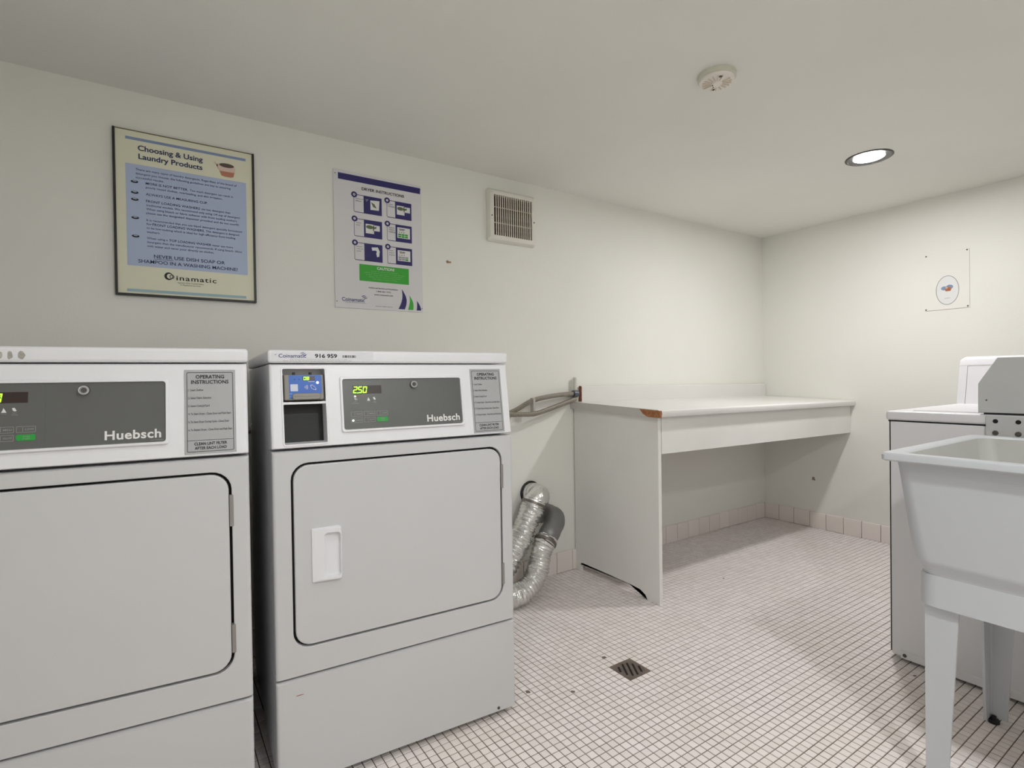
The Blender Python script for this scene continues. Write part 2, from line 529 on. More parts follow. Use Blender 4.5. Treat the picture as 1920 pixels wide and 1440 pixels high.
def ring_panel(x0, x1, z0, z1, rad, hole, hrad, depth, edge=0.006, n=5, f=lambda x, d, z: (x, d, z)):
    """front panel with a hole: wall of the hole, flat face, rounded outer edge, side returns"""
    b = B()
    hx0, hx1, hz0, hz1 = hole
    def lp(pts, d): return [f(x, d, z) for x, z in pts]
    loops = [lp(rrect(hx0, hx1, hz0, hz1, hrad, n), depth), lp(rrect(hx0, hx1, hz0, hz1, hrad, n), 0.0015),
             lp(rrect(hx0 - .0015, hx1 + .0015, hz0 - .0015, hz1 + .0015, hrad + .0015, n), 0.0)]
    for k in range(4):
        a = PI / 2 * k / 3; ins = edge * (1 - math.sin(a)); d = edge * (1 - math.cos(a))
        loops.append(lp(rrect(x0 + ins, x1 - ins, z0 + min(ins, .003), z1 - min(ins, .003), rad, n), d))
    loops.append(lp(rrect(x0, x1, z0, z1, rad, n), depth))
    loft(b, loops, closed=False)
    return b

def slab_panel(x0, x1, z0, z1, rad, depth, edge=0.006, n=4, y0=0.0, f=lambda x, d, z: (x, d, z)):
    b = B(); loops = []
    for k in range(4):
        a = PI / 2 * k / 3; ins = edge * (1 - math.sin(a)); d = edge * (1 - math.cos(a))
        loops.append([f(x, y0 + d, z) for x, z in rrect(x0 + ins, x1 - ins, z0 + min(ins, .004), z1 - min(ins, .004), rad, n)])
    loops.append([f(x, y0 + depth, z) for x, z in rrect(x0, x1, z0, z1, rad, n)])
    loft(b, loops, cap0=True, cap1=True)
    return b

def dryer(label, loc, rot, second):
    t = thing('dryer', label, 'dryer', loc, rot, 'front-loading coin dryers along the poster wall')
    # cabinet
    obj('cabinet', box(B(), 0.0015, W - 0.0015, 0.070, 0.70, 0.02, Z3 - 0.001, 0.004), ENAMEL, t)
    # lid
    obj('lid', box(B(), -0.003, W + 0.003, SET - 0.006, 0.705, Z3 + 0.0012, Z4, 0.008, 4), ENAMEL, t)
    # kick panel
    kp = obj('kick_panel', slab_panel(0, W, 0.018, Z2 - 0.002, 0.003, 0.074, 0.009), ENAMEL_SHADE, t)
    b = B(); lathe(b, [(0.0045, 0.0), (0.0045, -0.002), (0.003, -0.003)], 12, 'y', (0.622, 0, 0.032))
    obj('screw', b, BOLT, kp)
    # main front with the door opening
    gx0, gx1, gz0, gz1 = 0.0425, 0.6455, 0.3625, 0.832
    obj('front_panel', ring_panel(0, W, Z2 + 0.002, Z1 - 0.0042, 0.003, (gx0, gx1, gz0, gz1), 0.042, 0.072, 0.009, 6), ENAMEL_SHADE, t)
    obj('door_gap_shade', box(B(), gx0 - .002, gx1 + .002, 0.016, 0.0695, gz0 - .002, gz1 + .002), DARKGAP, t)  # near-black backing, paints the shade inside the gap round the door
    g = 0.0058
    door = obj('door', slab_panel(gx0 + g, gx1 - g, gz0 + g, gz1 - g, 0.038, 0.014, 0.003, 6, -0.0006), ENAMEL_SHADE, t)
    # handle: raised block, thicker to the right, with a scooped pocket
    def hf(x, d, z): return (x, d * (0.45 + 0.55 * min(1, max(0, (x - 0.089) / 0.072))), z)
    b = B(); n = 6
    HX0, HX1, HZ0, HZ1 = 0.088, 0.161, 0.525, 0.663
    def pocket(ins, d):
        pts = rrect(0.119 + ins, 0.1585 - ins, 0.534 + ins, 0.650 - ins, 0.008, n)
        out = []
        for x, z in pts:
            tt = (z - 0.592) / 0.058
            bulge = 0.004 * (1 - tt * tt)
            x2 = x - bulge if x < 0.135 else x + bulge * 0.5
            out.append(hf(x2, d, z))
        return out
    loops = [[hf(x, 0.0, z) for x, z in rrect(HX0, HX1, HZ0, HZ1, 0.004, n)],
             [hf(x, -0.013, z) for x, z in rrect(HX0 + .001, HX1 - .0005, HZ0 + .001, HZ1 - .001, 0.004, n)],
             [hf(x, -0.017, z) for x, z in rrect(HX0 + .005, HX1 - .002, HZ0 + .004, HZ1 - .003, 0.004, n)],
             pocket(-0.0015, -0.0175), pocket(0.0008, -0.0165), pocket(0.002, -0.0045), pocket(0.010, -0.0015)]
    loft(b, loops, cap1=True)
    obj('door_handle', b, ENAMEL, door, label='white scooped pull handle')
    for z0, z1 in ((0.703, 0.776), (0.407, 0.473)):
        obj('hinge', box(B(), gx1 - .0048, gx1 + .0035, -0.0025, 0.012, z0, z1, 0.0012), HINGEM, t, label='small dull metal hinge')
    # sloping control panel with the payment openings
    cz0, cz1 = Z1 + 0.0015, Z3 - 0.001
    fm = lambda x, d, z: (x, KS * (z - Z1) + d, z)
    cp = obj('control_panel', ring_panel(0, W, cz0, cz1, 0.003, (0.0305, 0.1335, 0.8805, 1.071), 0.002, 0.070, 0.008, 4, fm), ENAMEL, t)
    fx = lambda c: Vector((c.x, c.y + KS * (c.z - Z1), c.z))
    obj('divider_bar', box(B(), 0.030, 0.134, -0.001, 0.05, 0.980, 0.9865, 0.0015, f=fx), ENAMEL, cp)
    b = B(); box(b, 0.031, 0.133, 0.050, 0.054, 0.881, 0.980, f=fx)
    obj('coin_vault_face', b, BLACK, cp, label='empty black payment opening')
    obj('rear_plate', box(B(), 0.031, 0.133, 0.045, 0.049, 0.9865, 1.071, f=fx), CARDGREY, cp)
    # thin pressed lip round the openings
    b = B(); loft(b, [[fm(x, d, z) for x, z in rrect(0.0305 - i, 0.1335 + i, 0.8805 - i, 1.071 + i, 0.003 + i, 3)] for i, d in ((0.0, 0.0), (0.0, -0.002), (0.0035, -0.002), (0.0045, 0.0))])
    obj('opening_trim', b, ENAMEL, cp)
    # card reader
    cr = obj('card_reader', box(B(), 0.0335, 0.1305, 0.000, 0.044, 0.9905, 1.056, 0.004, 3, f=fx), CARDGREY, t, label='grey and blue contactless card reader')
    pr = Print(lambda u, v, l: fx(Vector((u, -l, v))))
    pr.poly('blue', rrect(0.0455, 0.1245, 1.0065, 1.0545, 0.002, 3), 0.0006)
    pr.rect('blue', 0.0455, 0.0545, 0.9945, 1.008, 0.0006)
    pr.rect('sky', 0.0455, 0.0535, 1.0055, 1.0095, 0.0009); pr.rect('sky', 0.0455, 0.0515, 0.9985, 1.0015, 0.0009)
    pr.rect('disp', 0.078, 0.1085, 1.0405, 1.0515, 0.0009)
    for i, ch in enumerate('00'): seven(pr, 'digit', '0' if i == 0 else '8', 0.0805 + i * 0.0075, 1.0418, 0.006, 0.0085, 0.0014, 0.0013, 0.05)
    pr.rect('white', 0.092, 0.1075, 1.0372, 1.0384, 0.0012)
    pr.ellipse('led', 0.1145, 1.0350, 0.0034, lift=0.0014)
    pr.poly('white', rrect(0.0485, 0.0665, 1.0135, 1.0315, 0.001, 2), 0.0009)          # the scan-code square itself is left blank
    for k in range(4):                                                                 # contactless waves
        r = 0.0035 + 0.0025 * k; c0 = (0.0800, 1.0235)
        o_, i_ = [], []
        for q in range(9):
            a = -0.62 + 1.24 * q / 8
            o_.append((c0[0] + r * math.cos(a), c0[1] + r * math.sin(a))); i_.append((c0[0] + (r - .0009) * math.cos(a), c0[1] + (r - .0009) * math.sin(a)))
        pr.poly('white', o_ + i_[::-1], 0.0010)
    hand = [(0.0965, 1.029), (0.101, 1.030), (0.1075, 1.0245), (0.1115, 1.018), (0.109, 1.0155), (0.104, 1.017), (0.0985, 1.0205)]
    hin = [(0.5 * 0 + (x - 0.1035) * 0.78 + 0.1035, (y - 1.0225) * 0.78 + 1.0225) for x, y in hand]
    pr.ring('white', hand, hin, 0.0010)
    for u in (0.059, 0.070): pr.ellipse('dark', u, 1.044, 0.0013, lift=0.0009)
    pr.build({'blue': CARDBLUE, 'sky': CARDSKY, 'disp': DISPLAY, 'digit': DIGIT, 'white': PIXBG, 'led': LEDB, 'dark': BLACK}, cr,
             {'blue': 'face_sheet', 'sky': 'face_mark', 'disp': 'display', 'digit': 'digits', 'white': 'symbol', 'led': 'indicator_light', 'dark': 'sensor_dot'})
    b = B()
    loft(b, [[fx(Vector((x, d, z))) for x, z in rrect(0.0515 + i, 0.1205 - i, 0.992 + i, 1.0085 - i, 0.007, 4)] for d, i in ((0.0, 0.0), (-0.006, 0.0), (-0.008, 0.0015))], cap1=True)
    obj('card_slot_lip', b, CARDGREY, cr)
    for u in (0.058, 0.098):
        obj('latch', box(B(), u - .003, u + .003, -0.0015, 0.01, 1.0562, 1.0622, 0.001, f=fx), BLACK, cp)
    # fascia with display and buttons
    b = B(); loft(b, [[fm(x, d, z) for x, z in rrect(0.1705 + i, 0.5240 - i, 0.9035 + i, 1.0490 - i, 0.006, 4)] for i, d in ((-0.0005, 0.001), (0.0, -0.005), (0.0015, -0.0065), (0.0055, -0.0065), (0.0062, -0.0022))])
    obj('fascia_frame', b, ENAMEL, t)
    fas = obj('fascia', box(B(), 0.1755, 0.5185, -0.0025, -0.0005, 0.9085, 1.0440, f=fx), GRAYPLATE, t, label='charcoal grey control fascia')
    pr = Print(lambda u, v, l: shear(u, v, 0.0025 + l))
    pr.rect('disp', 0.203, 0.281, 1.0030, 1.0250)
    for i, ch in enumerate('250'):
        seven(pr, 'digit', ch, 0.2035 + i * 0.0128, 1.0050, 0.0105, 0.0175, 0.0023, 0.0012, 0.13)
    pr.ellipse('digit', 0.2160, 1.0055, 0.0014, lift=0.0013)
    pr.text('white', 'Huebsch', 0.408, 0.9195, h=0.0185, w=0.1015, bold=0.024, spacing=1.05, lift=0.0008, res=4)
    pr.ellipse('led', 0.2085, 0.9965, 0.0021, lift=0.0012)
    # icon glyphs
    pr.text('white', 'Y', 0.2055, 0.9865, h=0.006, bold=0.02); pr.text('white', 'u', 0.2105, 0.9865, h=0.006)
    pr.text('soft', 'ADD', 0.2085, 0.9805, h=0.0028, align='c'); pr.text('soft', 'COINS', 0.2085, 0.9762, h=0.0030, w=0.017, align='c')
    pr.poly('white', [(0.240, 0.984), (0.2485, 0.984), (0.2465, 0.988), (0.2435, 0.9935), (0.2420, 0.988)]); pr.text('soft', 'COOL', 0.2445, 0.9805, h=0.0024, align='c')
    pr.poly('white', [(0.2565, 0.9925), (0.2605, 0.9935), (0.2640, 0.9870), (0.2615, 0.9860), (0.2585, 0.9870)]); pr.text('soft', 'DRY', 0.2610, 0.9815, h=0.0024, align='c'); pr.text('soft', 'DONE', 0.2610, 0.9778, h=0.0024, align='c')
    bu = [0.1955, 0.2300, 0.2640]; labels = [['HIGH', 'MED', 'LOW'], ['NO HEAT', 'DELICATE', 'START']]
    for r_, v0 in enumerate((0.9430, 0.9265)):
        for c_, u0 in enumerate(bu):
            if r_ and c_ == 2:
                pr.poly('green', rrect(u0, u0 + 0.0305, v0, v0 + 0.0125, 0.003, 3), 0.0008)
                pr.text('soft', 'PUSH', u0 + 0.016, v0 + 0.0070, h=0.003, align='c', lift=0.0011); pr.text('soft', 'START', u0 + 0.016, v0 + 0.0025, h=0.003, align='c', lift=0.0011)
            else:
                pr.frame('soft', u0, u0 + 0.0305, v0, v0 + 0.0125, 0.0008, 0.0012, 0.0008)
                pr.text('soft', labels[r_][c_].split()[0], u0 + 0.021, v0 + 0.0045, h=0.0038, w=0.014, align='c', bold=0.01)
                pr.rect('soft', u0 + 0.0098, u0 + 0.0106, v0 + 0.002, v0 + 0.0105, 0.0008)
    pr.ellipse('led', 0.2005, 0.9325, 0.0026, lift=0.0012)
    pr.rect('line', 0.3085, 0.3092, 0.9120, 1.0420)
    pr.rect('soft', 0.490, 0.514, 0.9135, 0.9142)
    pr.build({'disp': DISPLAY, 'digit': DIGIT, 'white': WHITEINK, 'soft': GREYINK, 'green': GREENBTN, 'led': LEDW, 'line': mat('fascia_seam', (84, 98, 88), 0.4)}, fas,
             {'disp': 'display', 'digit': 'digits', 'white': 'lettering', 'soft': 'button_outline', 'green': 'start_button', 'led': 'indicator_light', 'line': 'seam'})
    c0 = shear(0.3730, 1.0265, 0.002)
    b = B(); lathe(b, [(0.0105, 0.002), (0.0105, -0.007), (0.0095, -0.010), (0.0068, -0.010), (0.0062, -0.0085), (0.0030, -0.0085)], 20, 'y', c0)
    lk = obj('lock', b, CHROME, fas, label='round key lock')
    b = B(); lathe(b, [(0.0056, -0.0084), (0.0050, -0.0092), (0.0012, -0.0092)], 16, 'y', c0)
    obj('keyhole', b, BOLT, lk)
    # instruction plate
    pl = obj('instruction_plate', box(B(), 0.5535, 0.6575, -0.0012, 0.0005, 0.8765, 1.0685, 0.0, f=fx), STICKER, t, label='grey operating instructions plate')
    pr = Print(lambda u, v, l: shear(u, v, 0.0012 + l))
    pr.frame('ink', 0.5585, 0.6525, 0.8815, 1.0630, 0.0010, 0.003)
    pr.text('ink', 'OPERATING', 0.6055, 1.0485, h=0.0082, w=0.058, align='c', bold=0.02); pr.text('ink', 'INSTRUCTIONS', 0.6055, 1.0365, h=0.0082, w=0.076, align='c', bold=0.02)
    rows = ['1. Load Clothes', '2. Select Fabric Selection', '3. Insert Coin(s)/Card', '4. To Start Dryer - Close Door and Push Start', '5. To Start Dryer During Cycle - Close Door', '6. To Restart Dryer - Close Door and Push Start']
    for i, s in enumerate(rows):
        pr.text('soft', s, 0.5615, 1.0200 - i * 0.0182, h=0.0046, w=(0.030, 0.046, 0.042, 0.086, 0.082, 0.088)[i], bold=0.015)
    pr.rect('ink', 0.5590, 0.6520, 0.9068, 0.9076)
    pr.text('ink', 'CLEAN LINT FILTER', 0.6055, 0.8965, h=0.0062, w=0.066, align='c', bold=0.02); pr.text('ink', 'AFTER EACH LOAD', 0.6055, 0.8868, h=0.0062, w=0.064, align='c', bold=0.02)
    pr.build({'ink': INK, 'soft': SOFTINK}, pl, {'ink': 'lettering', 'soft': 'lettering'})
    # lid sticker
    yl = SET - 0.0062
    pr = Print(lambda u, v, l: Vector((u, yl - l, v)))
    if second:
        pr.poly('paper', rrect(0.006, 0.262, Z3 + 0.0055, Z4 - 0.004, 0.002, 3), 0.0002)
        pr.text('navy', 'Coinamatic', 0.0225, 1.0995, h=0.0095, w=0.0655, bold=0.008, lift=0.0006, res=4)
        for k in range(3):
            u0, v0 = 0.0765 + 0.0035 * k, 1.1120 - 0.0028 * k
            pr.poly('navy2', [(u0 - .004, v0 - .0013), (u0, v0), (u0 + .0065, v0 + .0022), (u0 + .0060, v0 + .0006), (u0, v0 - .0016)], 0.0006)
        pr.text('ink', '916 959', 0.1095, 1.0995, h=0.0098, w=0.056, bold=0.03, lift=0.0006, res=3)
        for k in range(22):
            if k % 3 != 2 or k % 4 == 1: pr.rect('ink', 0.1800 + k * 0.0016, 0.1800 + k * 0.0016 + 0.0011, 1.1000, 1.1065, 0.0006)
        pr.text('soft', 'For service or reimbursement visit us on the web or call', 0.0500, 1.0945, h=0.0024, w=0.140, lift=0.0006)
        pr.text('soft', 'Pour obtenir du service ou un remboursement visitez notre site', 0.0330, 1.0905, h=0.0026, w=0.170, lift=0.0006)
        pr.poly('soft', [(0.012, 1.106), (0.0185, 1.109), (0.0165, 1.1055)], 0.0006)
        pr.build({'paper': LABELW, 'navy': LOGO_BLUE, 'navy2': LOGO_BLUE, 'ink': INK, 'soft': GREYINK}, t,
                 {'paper': 'machine_sticker', 'navy': 'lettering', 'navy2': 'logo_mark', 'ink': 'lettering', 'soft': 'lettering'})
    else:
        RES = mat('sticker_residue', (168, 164, 156), 0.8, alt=(196, 194, 190), nscale=140)
        for u0, w_, hh in ((0.2375, .010, .017), (0.2525, .010, .019), (0.2705, .014, .017)):
            pts = []
            for k in range(10):
                a = 2 * PI * k / 10
                pts.append((u0 + w_ / 2 * math.cos(a) * random.uniform(.7, 1.1), 1.1005 + hh / 2 * math.sin(a) * random.uniform(.75, 1.1)))
            pr.poly('r', pts, 0.0003)
        pr.build({'r': RES}, t, {'r': 'sticker_residue'})
    if second:
        pr = Print(lambda u, v, l: Vector((u, -l, v)))
        pr.ellipse('red', 0.055, 0.247, 0.010, 0.0012, lift=0.0003); 
        pr.build({'red': mat('red_scuff', (176, 110, 100), 0.6)}, kp, {'red': 'scuff_mark'})
    for u in (0.045, W - 0.045):
        for d in (0.09, 0.62):
            b = B(); lathe(b, [(0.018, 0.0), (0.018, 0.009), (0.007, 0.010), (0.007, 0.024)], 16, c=(u, d, 0))
            obj('foot', b, BLACK, t)
    return t
dryer('white dryer at the left frame edge, worn sticker residue on its lid', (-4.1978, -0.7616, 0), -0.109, False)
dryer('white dryer with blue card reader, numbered lid sticker and open black payment slot', (-3.4646, -0.81, 0), -0.0644, True)

# ------------------------------------------------------------------ posters on the left wall
def wall_map(x0, z0): return lambda u, v, l: Vector((x0 + u, -l, z0 + v))
# framed poster (u right, v down as fractions -> metres)
PX0, PX1, PZ0, PZ1 = -3.806, -3.376, 1.338, 1.899
pw, ph = PX1 - PX0, PZ1 - PZ0
t = thing('framed_poster', 'framed cream and blue laundry products poster hanging above the left dryer', 'poster', (PX0, 0, PZ0))
obj('backing_board', box(B(), 0.001, pw - 0.001, -0.010, -0.0005, 0.001, ph - 0.001), CREAM, t, label='cream printed sheet')
bw = 0.0075
for nm, a in (('frame_bar', (0, bw, 0, ph)), ('frame_bar', (pw - bw, pw, 0, ph)), ('frame_bar', (bw, pw - bw, 0, bw))):
    obj(nm, box(B(), a[0], a[1], -0.016, -0.0005, a[2], a[3], 0.0012), FRAMEB, t)
obj('frame_bar', box(B(), bw, pw - bw, -0.013, -0.0005, ph - 0.0028, ph, 0.0008), FRAMET, t, label='thin tan top frame bar')
pr = Print(lambda u, v, l: Vector((u * pw, -0.0100 - l, (1 - v) * ph)))
pr.rect('stripe', .083, .934, .041, .058); pr.rect('stripe2', .075, .92, .958, .975)
pr.rect('panel', .08, .934, .203, .817)
T = lambda key, s, u, v, h, w, al='l', **k: pr.text(key, s, u, v + h / 2, h=-h, w=w, align=al, **k)
# text() scales y by h; v runs down here, hence the negative heights
T('navy', 'Choosing & Using', .163, .100, .031, .446, bold=.022, res=4)
T('navy', 'Laundry Products', .166, .151, .031, .440, bold=.022, res=4)
hs = .0125
body = [
 (.145, .232, .715, 'There are many types of laundry detergents. Regardless of the brand of', 0),
 (.145, .257, .668, 'detergent you choose, the following guidelines are key to ensuring', 0),
 (.145, .281, .188, 'successful results.', 0),
 (.210, .309, .290, 'MORE IS NOT BETTER.', 1), (.512, .309, .318, 'Too much detergent can result in', 0),
 (.210, .333, .540, 'poorly rinsed clothes, overloading, and skin irritation.', 0),
 (.210, .375, .430, 'ALWAYS USE A MEASURING CUP.', 1),
 (.210, .417, .372, 'FRONT LOADING WASHERS', 1), (.592, .417, .215, 'use less detergent than', 0),
 (.210, .441, .675, 'traditional models. We recommend only using 1/4 cup of detergent.', 0),
 (.210, .465, .650, 'When using bleach or fabric softener with front loading washers,', 0),
 (.210, .489, .665, 'please use the designated dispenser provided and do not overfill.', 0),
 (.210, .532, .685, 'It is recommended that you use liquid detergent specially formulated', 0),
 (.210, .556, .035, 'for', 0), (.250, .556, .362, 'FRONT LOADING WASHERS.', 1), (.622, .556, .250, 'This detergent is designed', 0),
 (.210, .580, .632, 'to be low-sudsing which is ideal for high efficiency front loading', 0),
 (.210, .604, .090, 'washers.', 0),
 (.210, .642, .140, 'When using a', 0), (.360, .642, .300, 'TOP LOADING WASHER', 1), (.668, .642, .155, 'never use more', 0),
 (.210, .666, .682, 'detergent than the manufacturer recommends. If using bleach, dilute', 0),
 (.210, .690, .470, 'with water and never pour directly on clothes.', 0)]
for u, v, w, s, bold in body: T('navy2' if not bold else 'navy', s, u, v, hs if not bold else .0142, w, bold=.012 if bold else .010)
for v in (.309, .374, .416, .527, .638):
    pr.ellipse('dark', .137, v, .025, .0085); pr.ellipse('soft', .137, v - .003, .014, .003, lift=.0009)
T('navy', 'NEVER USE DISH SOAP OR', .507, .750, .0205, .505, 'c', bold=.012, res=3)
T('navy', 'SHAMPOO IN A WASHING MACHINE!', .503, .786, .0205, .705, 'c', bold=.012, res=3)
pr.rect('navy', .256, .388, .7655, .7685)
T('dark', 'inamatic', .405, .872, .030, .288, bold=.012, spacing=1.15, res=4)
pr.ring('dark', [(.352 + .030 * math.cos(a), .866 + .0235 * math.sin(a)) for a in [2 * PI * k / 24 for k in range(24)]],
        [(.358 + .019 * math.cos(a), .866 + .0155 * math.sin(a)) for a in [2 * PI * k / 24 for k in range(24)]])
pr.ring('soft2', [(.374 + .017 * math.cos(a), .868 + .0135 * math.sin(a)) for a in [2 * PI * k / 20 for k in range(20)]],
        [(.374 + .011 * math.cos(a), .868 + .0085 * math.sin(a)) for a in [2 * PI * k / 20 for k in range(20)]], .0009)
T('dark', "Canada's Most Trusted Name", .505, .901, .008, .185, 'c'); T('dark', 'in Appliance Services', .503, .914, .008, .145, 'c')
# basket
pr.poly('bas', [(.725, .132), (.850, .132), (.838, .178), (.815, .184), (.770, .184), (.745, .178)], .0005)
pr.ellipse('basl', .780, .118, .070, .021, lift=.0007); pr.ellipse('basd', .787, .110, .056, .0135, lift=.0010)
pr.poly('basl', [(.690, .102), (.697, .096), (.722, .115), (.716, .126)], .0007)
pr.poly('basl', [(.712, .120), (.852, .120), (.850, .140), (.840, .150), (.735, .150), (.722, .140)], .0006)
pr.build({'stripe': PSTRIPE, 'stripe2': PSTRIPE2, 'panel': PBLUE, 'navy': PNAVY, 'navy2': mat('poster_text_ink', (70, 82, 112), .6), 'dark': INK, 'soft': PBLUE, 'soft2': SOFTINK, 'bas': PBASKET, 'basl': PBASKET_L, 'basd': PBASKET_D}, t,
         {'stripe': 'printed_stripe', 'stripe2': 'printed_stripe', 'panel': 'printed_panel', 'navy': 'lettering', 'navy2': 'lettering', 'dark': 'lettering', 'soft': 'printed_mark', 'soft2': 'printed_mark', 'bas': 'printed_basket', 'basl': 'printed_basket', 'basd': 'printed_basket'})

# dryer instruction sign
QX0, QX1, QZ0, QZ1 = -3.080, -2.690, 1.342, 1.910
qw, qh = QX1 - QX0, QZ1 - QZ0
t = thing('instruction_sign', 'white dryer instructions sign with purple bar and green caution box on the left wall', 'sign', (QX0, 0, QZ0))
obj('sign_panel', box(B(), 0, qw, -0.004, -0.0004, 0, qh, 0.001), SIGNW, t)
pr = Print(lambda u, v, l: Vector((u * qw, -0.0040 - l, (1 - v) * qh)))
pr.rect('purple', .05, .985, .020, .066)
T('dark', 'DRYER INSTRUCTIONS', .545, .108, .0205, .485, 'c', bold=.02, res=4)
steps = [['Close lint', 'filter'], ['Load', 'clothes'], ['Close', 'door'], ['Select', 'fabric', 'setting'], ['Insert', 'coin or', 'card'], ['Push', 'start', 'button']]
for i in range(6):
    cu, cv = (.213, .581)[i % 2], (.157, .334, .510)[i // 2]
    u1, v1 = cu + (.311, .293)[i % 2], cv + .132
    um = cu + (.108, .099)[i % 2]
    pr.frame('purple', cu, u1, cv, v1, .0045, .012, .0005)
    pr.rect('purple', um, u1, cv, v1, .0007)
    pr.ring('purple', [(cu + .006 + .032 * math.cos(a), cv + .004 + .0215 * math.sin(a)) for a in [2 * PI * k / 20 for k in range(20)]],
            [(cu + .006 + .013 * math.cos(a), cv + .004 + .0095 * math.sin(a)) for a in [2 * PI * k / 20 for k in range(20)]], .0010)
    pr.ellipse('white', cu + .006, cv + .004, .0132, .0097, lift=.0009)
    T('dark', str(i + 1), cu + .006, cv + .004, .011, .008, 'c', lift=.0012)
    for j, s in enumerate(steps[i]): T('soft', s, cu + .022, cv + .030 + j * .0165, .0085, .014 * len(s) ** .85, bold=.01)
    # pictograms
    if i == 0:
        pr.poly('white', [(um + .075, cv + .028), (um + .178, cv + .022), (um + .170, cv + .096), (um + .075, cv + .098)], .0010)
        pr.poly('olive', [(um + .080, cv + .040), (um + .120, cv + .052), (um + .145, cv + .082), (um + .105, cv + .074)], .0012)
        for a in range(5): pr.poly('soft2', [(um + .030, cv + .045), (um + .020 + .008 * a, cv + .022), (um + .024 + .008 * a, cv + .022)], .0010)
    elif i in (1, 2):
        pr.poly('white', [(um + .018, cv + .030), (um + .110, cv + .030), (um + .110, cv + .100), (um + .018, cv + .100)], .0010)
        pr.poly('white', [(um + .100, cv + .034), (um + .176, cv + .034), (um + .176, cv + .076), (um + .100, cv + .076)], .0010)
        pr.ellipse('olive', um + .062, cv + .052, .040, .014, lift=.0013)
        pr.poly('olive', [(um + .100, cv + .050), (um + .140, cv + .042), (um + .135, cv + .058), (um + .104, cv + .062)], .0013)
    elif i == 4:
        pr.poly('white', [(um + .080, cv + .026), (um + .150, cv + .020), (um + .172, cv + .050), (um + .164, cv + .090), (um + .140, cv + .094), (um + .132, cv + .070), (um + .138, cv + .050), (um + .122, cv + .046), (um + .086, cv + .050)], .0010)
    else:
        pr.rect('white', um + .020, u1 - .022, cv + .020, cv + .102, .0010)
        pr.rect('soft', um + .040, um + .110, cv + .030, cv + .036, .0012); pr.rect('soft', um + .044, um + .104, cv + .040, cv + .044, .0012)
        for q in range(3): pr.rect('soft', um + .040 + q * .026, um + .050 + q * .026, cv + .054, cv + .061, .0012)
        for q in range(3):
            for r_ in range(2):
                key = 'green' if (i == 3 or (q == 2 and r_ == 1)) else 'soft2'
                pr.rect(key, um + .030 + q * .040, um + .066 + q * .040, cv + .068 + r_ * .016, cv + .081 + r_ * .016, .0012)
pr.rect('green', .262, .831, .668, .792)
T('white', 'CAUTION!', .558, .688, .020, .200, 'c', bold=.03, lift=.0010, res=3)
for j, (s, w) in enumerate((('Do not dry articles containing foam', .30), ('rubber or plastics, or items soiled with oil, wax', .46), ('or paint. Never leave children unattended near', .42), ('machines. Remove clothes promptly when the', .36), ('dryer stops to avoid wrinkling', .28))):
    T('greenl', s, .545, .712 + j * .0145, .0085, w, 'c', lift=.0009)
T('dark', 'Additional Service and Assistance', .527, .838, .0105, .335, 'c', bold=.012)
T('dark', '1-800-561-1972', .530, .862, .0105, .165, 'c', bold=.012)
T('dark', 'www.coinamatic.com', .530, .887, .0105, .215, 'c', bold=.012)
T('navy', 'Coinamatic', .070, .936, .027, .245, bold=.012, res=4)
for k in range(3):
    u0, v0 = .290 + .012 * k, .9050 + .0085 * k
    pr.poly('navy', [(u0 - .012, v0 + .004), (u0, v0), (u0 + .030, v0 - .008), (u0 + .028, v0 - .0025), (u0, v0 + .006)], .0008)
T('navy', 'Laundry services', .105, .957, .007, .135); pr.rect('soft', .240, .330, .957, .9585, .0008)
for u0, u1 in ((.435, .50), (.506, .56), (.568, .60), (.606, .63)): pr.rect('soft2', u0, u1, .972, .976, .0006)
def fin(key, apex, l, r, base, bulge):
    pts = []
    for k in range(9): # right outline apex -> base right
        s = k / 8; pts.append((apex[0] + (r - apex[0]) * s + bulge * math.sin(PI * s) , apex[1] + (base - apex[1]) * s))
    for k in range(9): # left outline back up
        s = 1 - k / 8; pts.append((apex[0] + (l - apex[0]) * s * s * (1.0) + bulge * .35 * math.sin(PI * s), apex[1] + (base - apex[1]) * s))
    n = len(pts)
    for k in range(8): pr.poly(key, [pts[k], pts[k + 1], pts[n - 2 - k], pts[n - 1 - k]] if k else [pts[0], pts[1], pts[n - 2]], .0006)
fin('purple', (.742, .828), .700, .776, .985, .040)
fin('green', (.834, .873), .815, .878, .986, .022)
fin('purple', (.923, .911), .920, .976, .987, .012)
pr.build({'purple': PURPLE, 'dark': INK, 'white': WHITEINK, 'soft': SOFTINK, 'soft2': GREYINK, 'olive': OLIVE, 'green': SGREEN, 'greenl': SGREENL, 'navy': LOGO_BLUE}, t,
         {'purple': 'printed_panel', 'dark': 'lettering', 'white': 'printed_picture', 'soft': 'lettering', 'soft2': 'printed_mark', 'olive': 'printed_picture', 'green': 'printed_panel', 'greenl': 'lettering', 'navy': 'lettering'})
for u, v in ((.018, .955), (.985, .970), (.02, .03), (.985, .03)):
    b = B(); lathe(b, [(0.0022, -0.0038), (0.0022, -0.0055), (0.001, -0.006)], 10, 'y', (u * qw, 0, (1 - v) * qh)); obj('screw', b, STEEL, t)

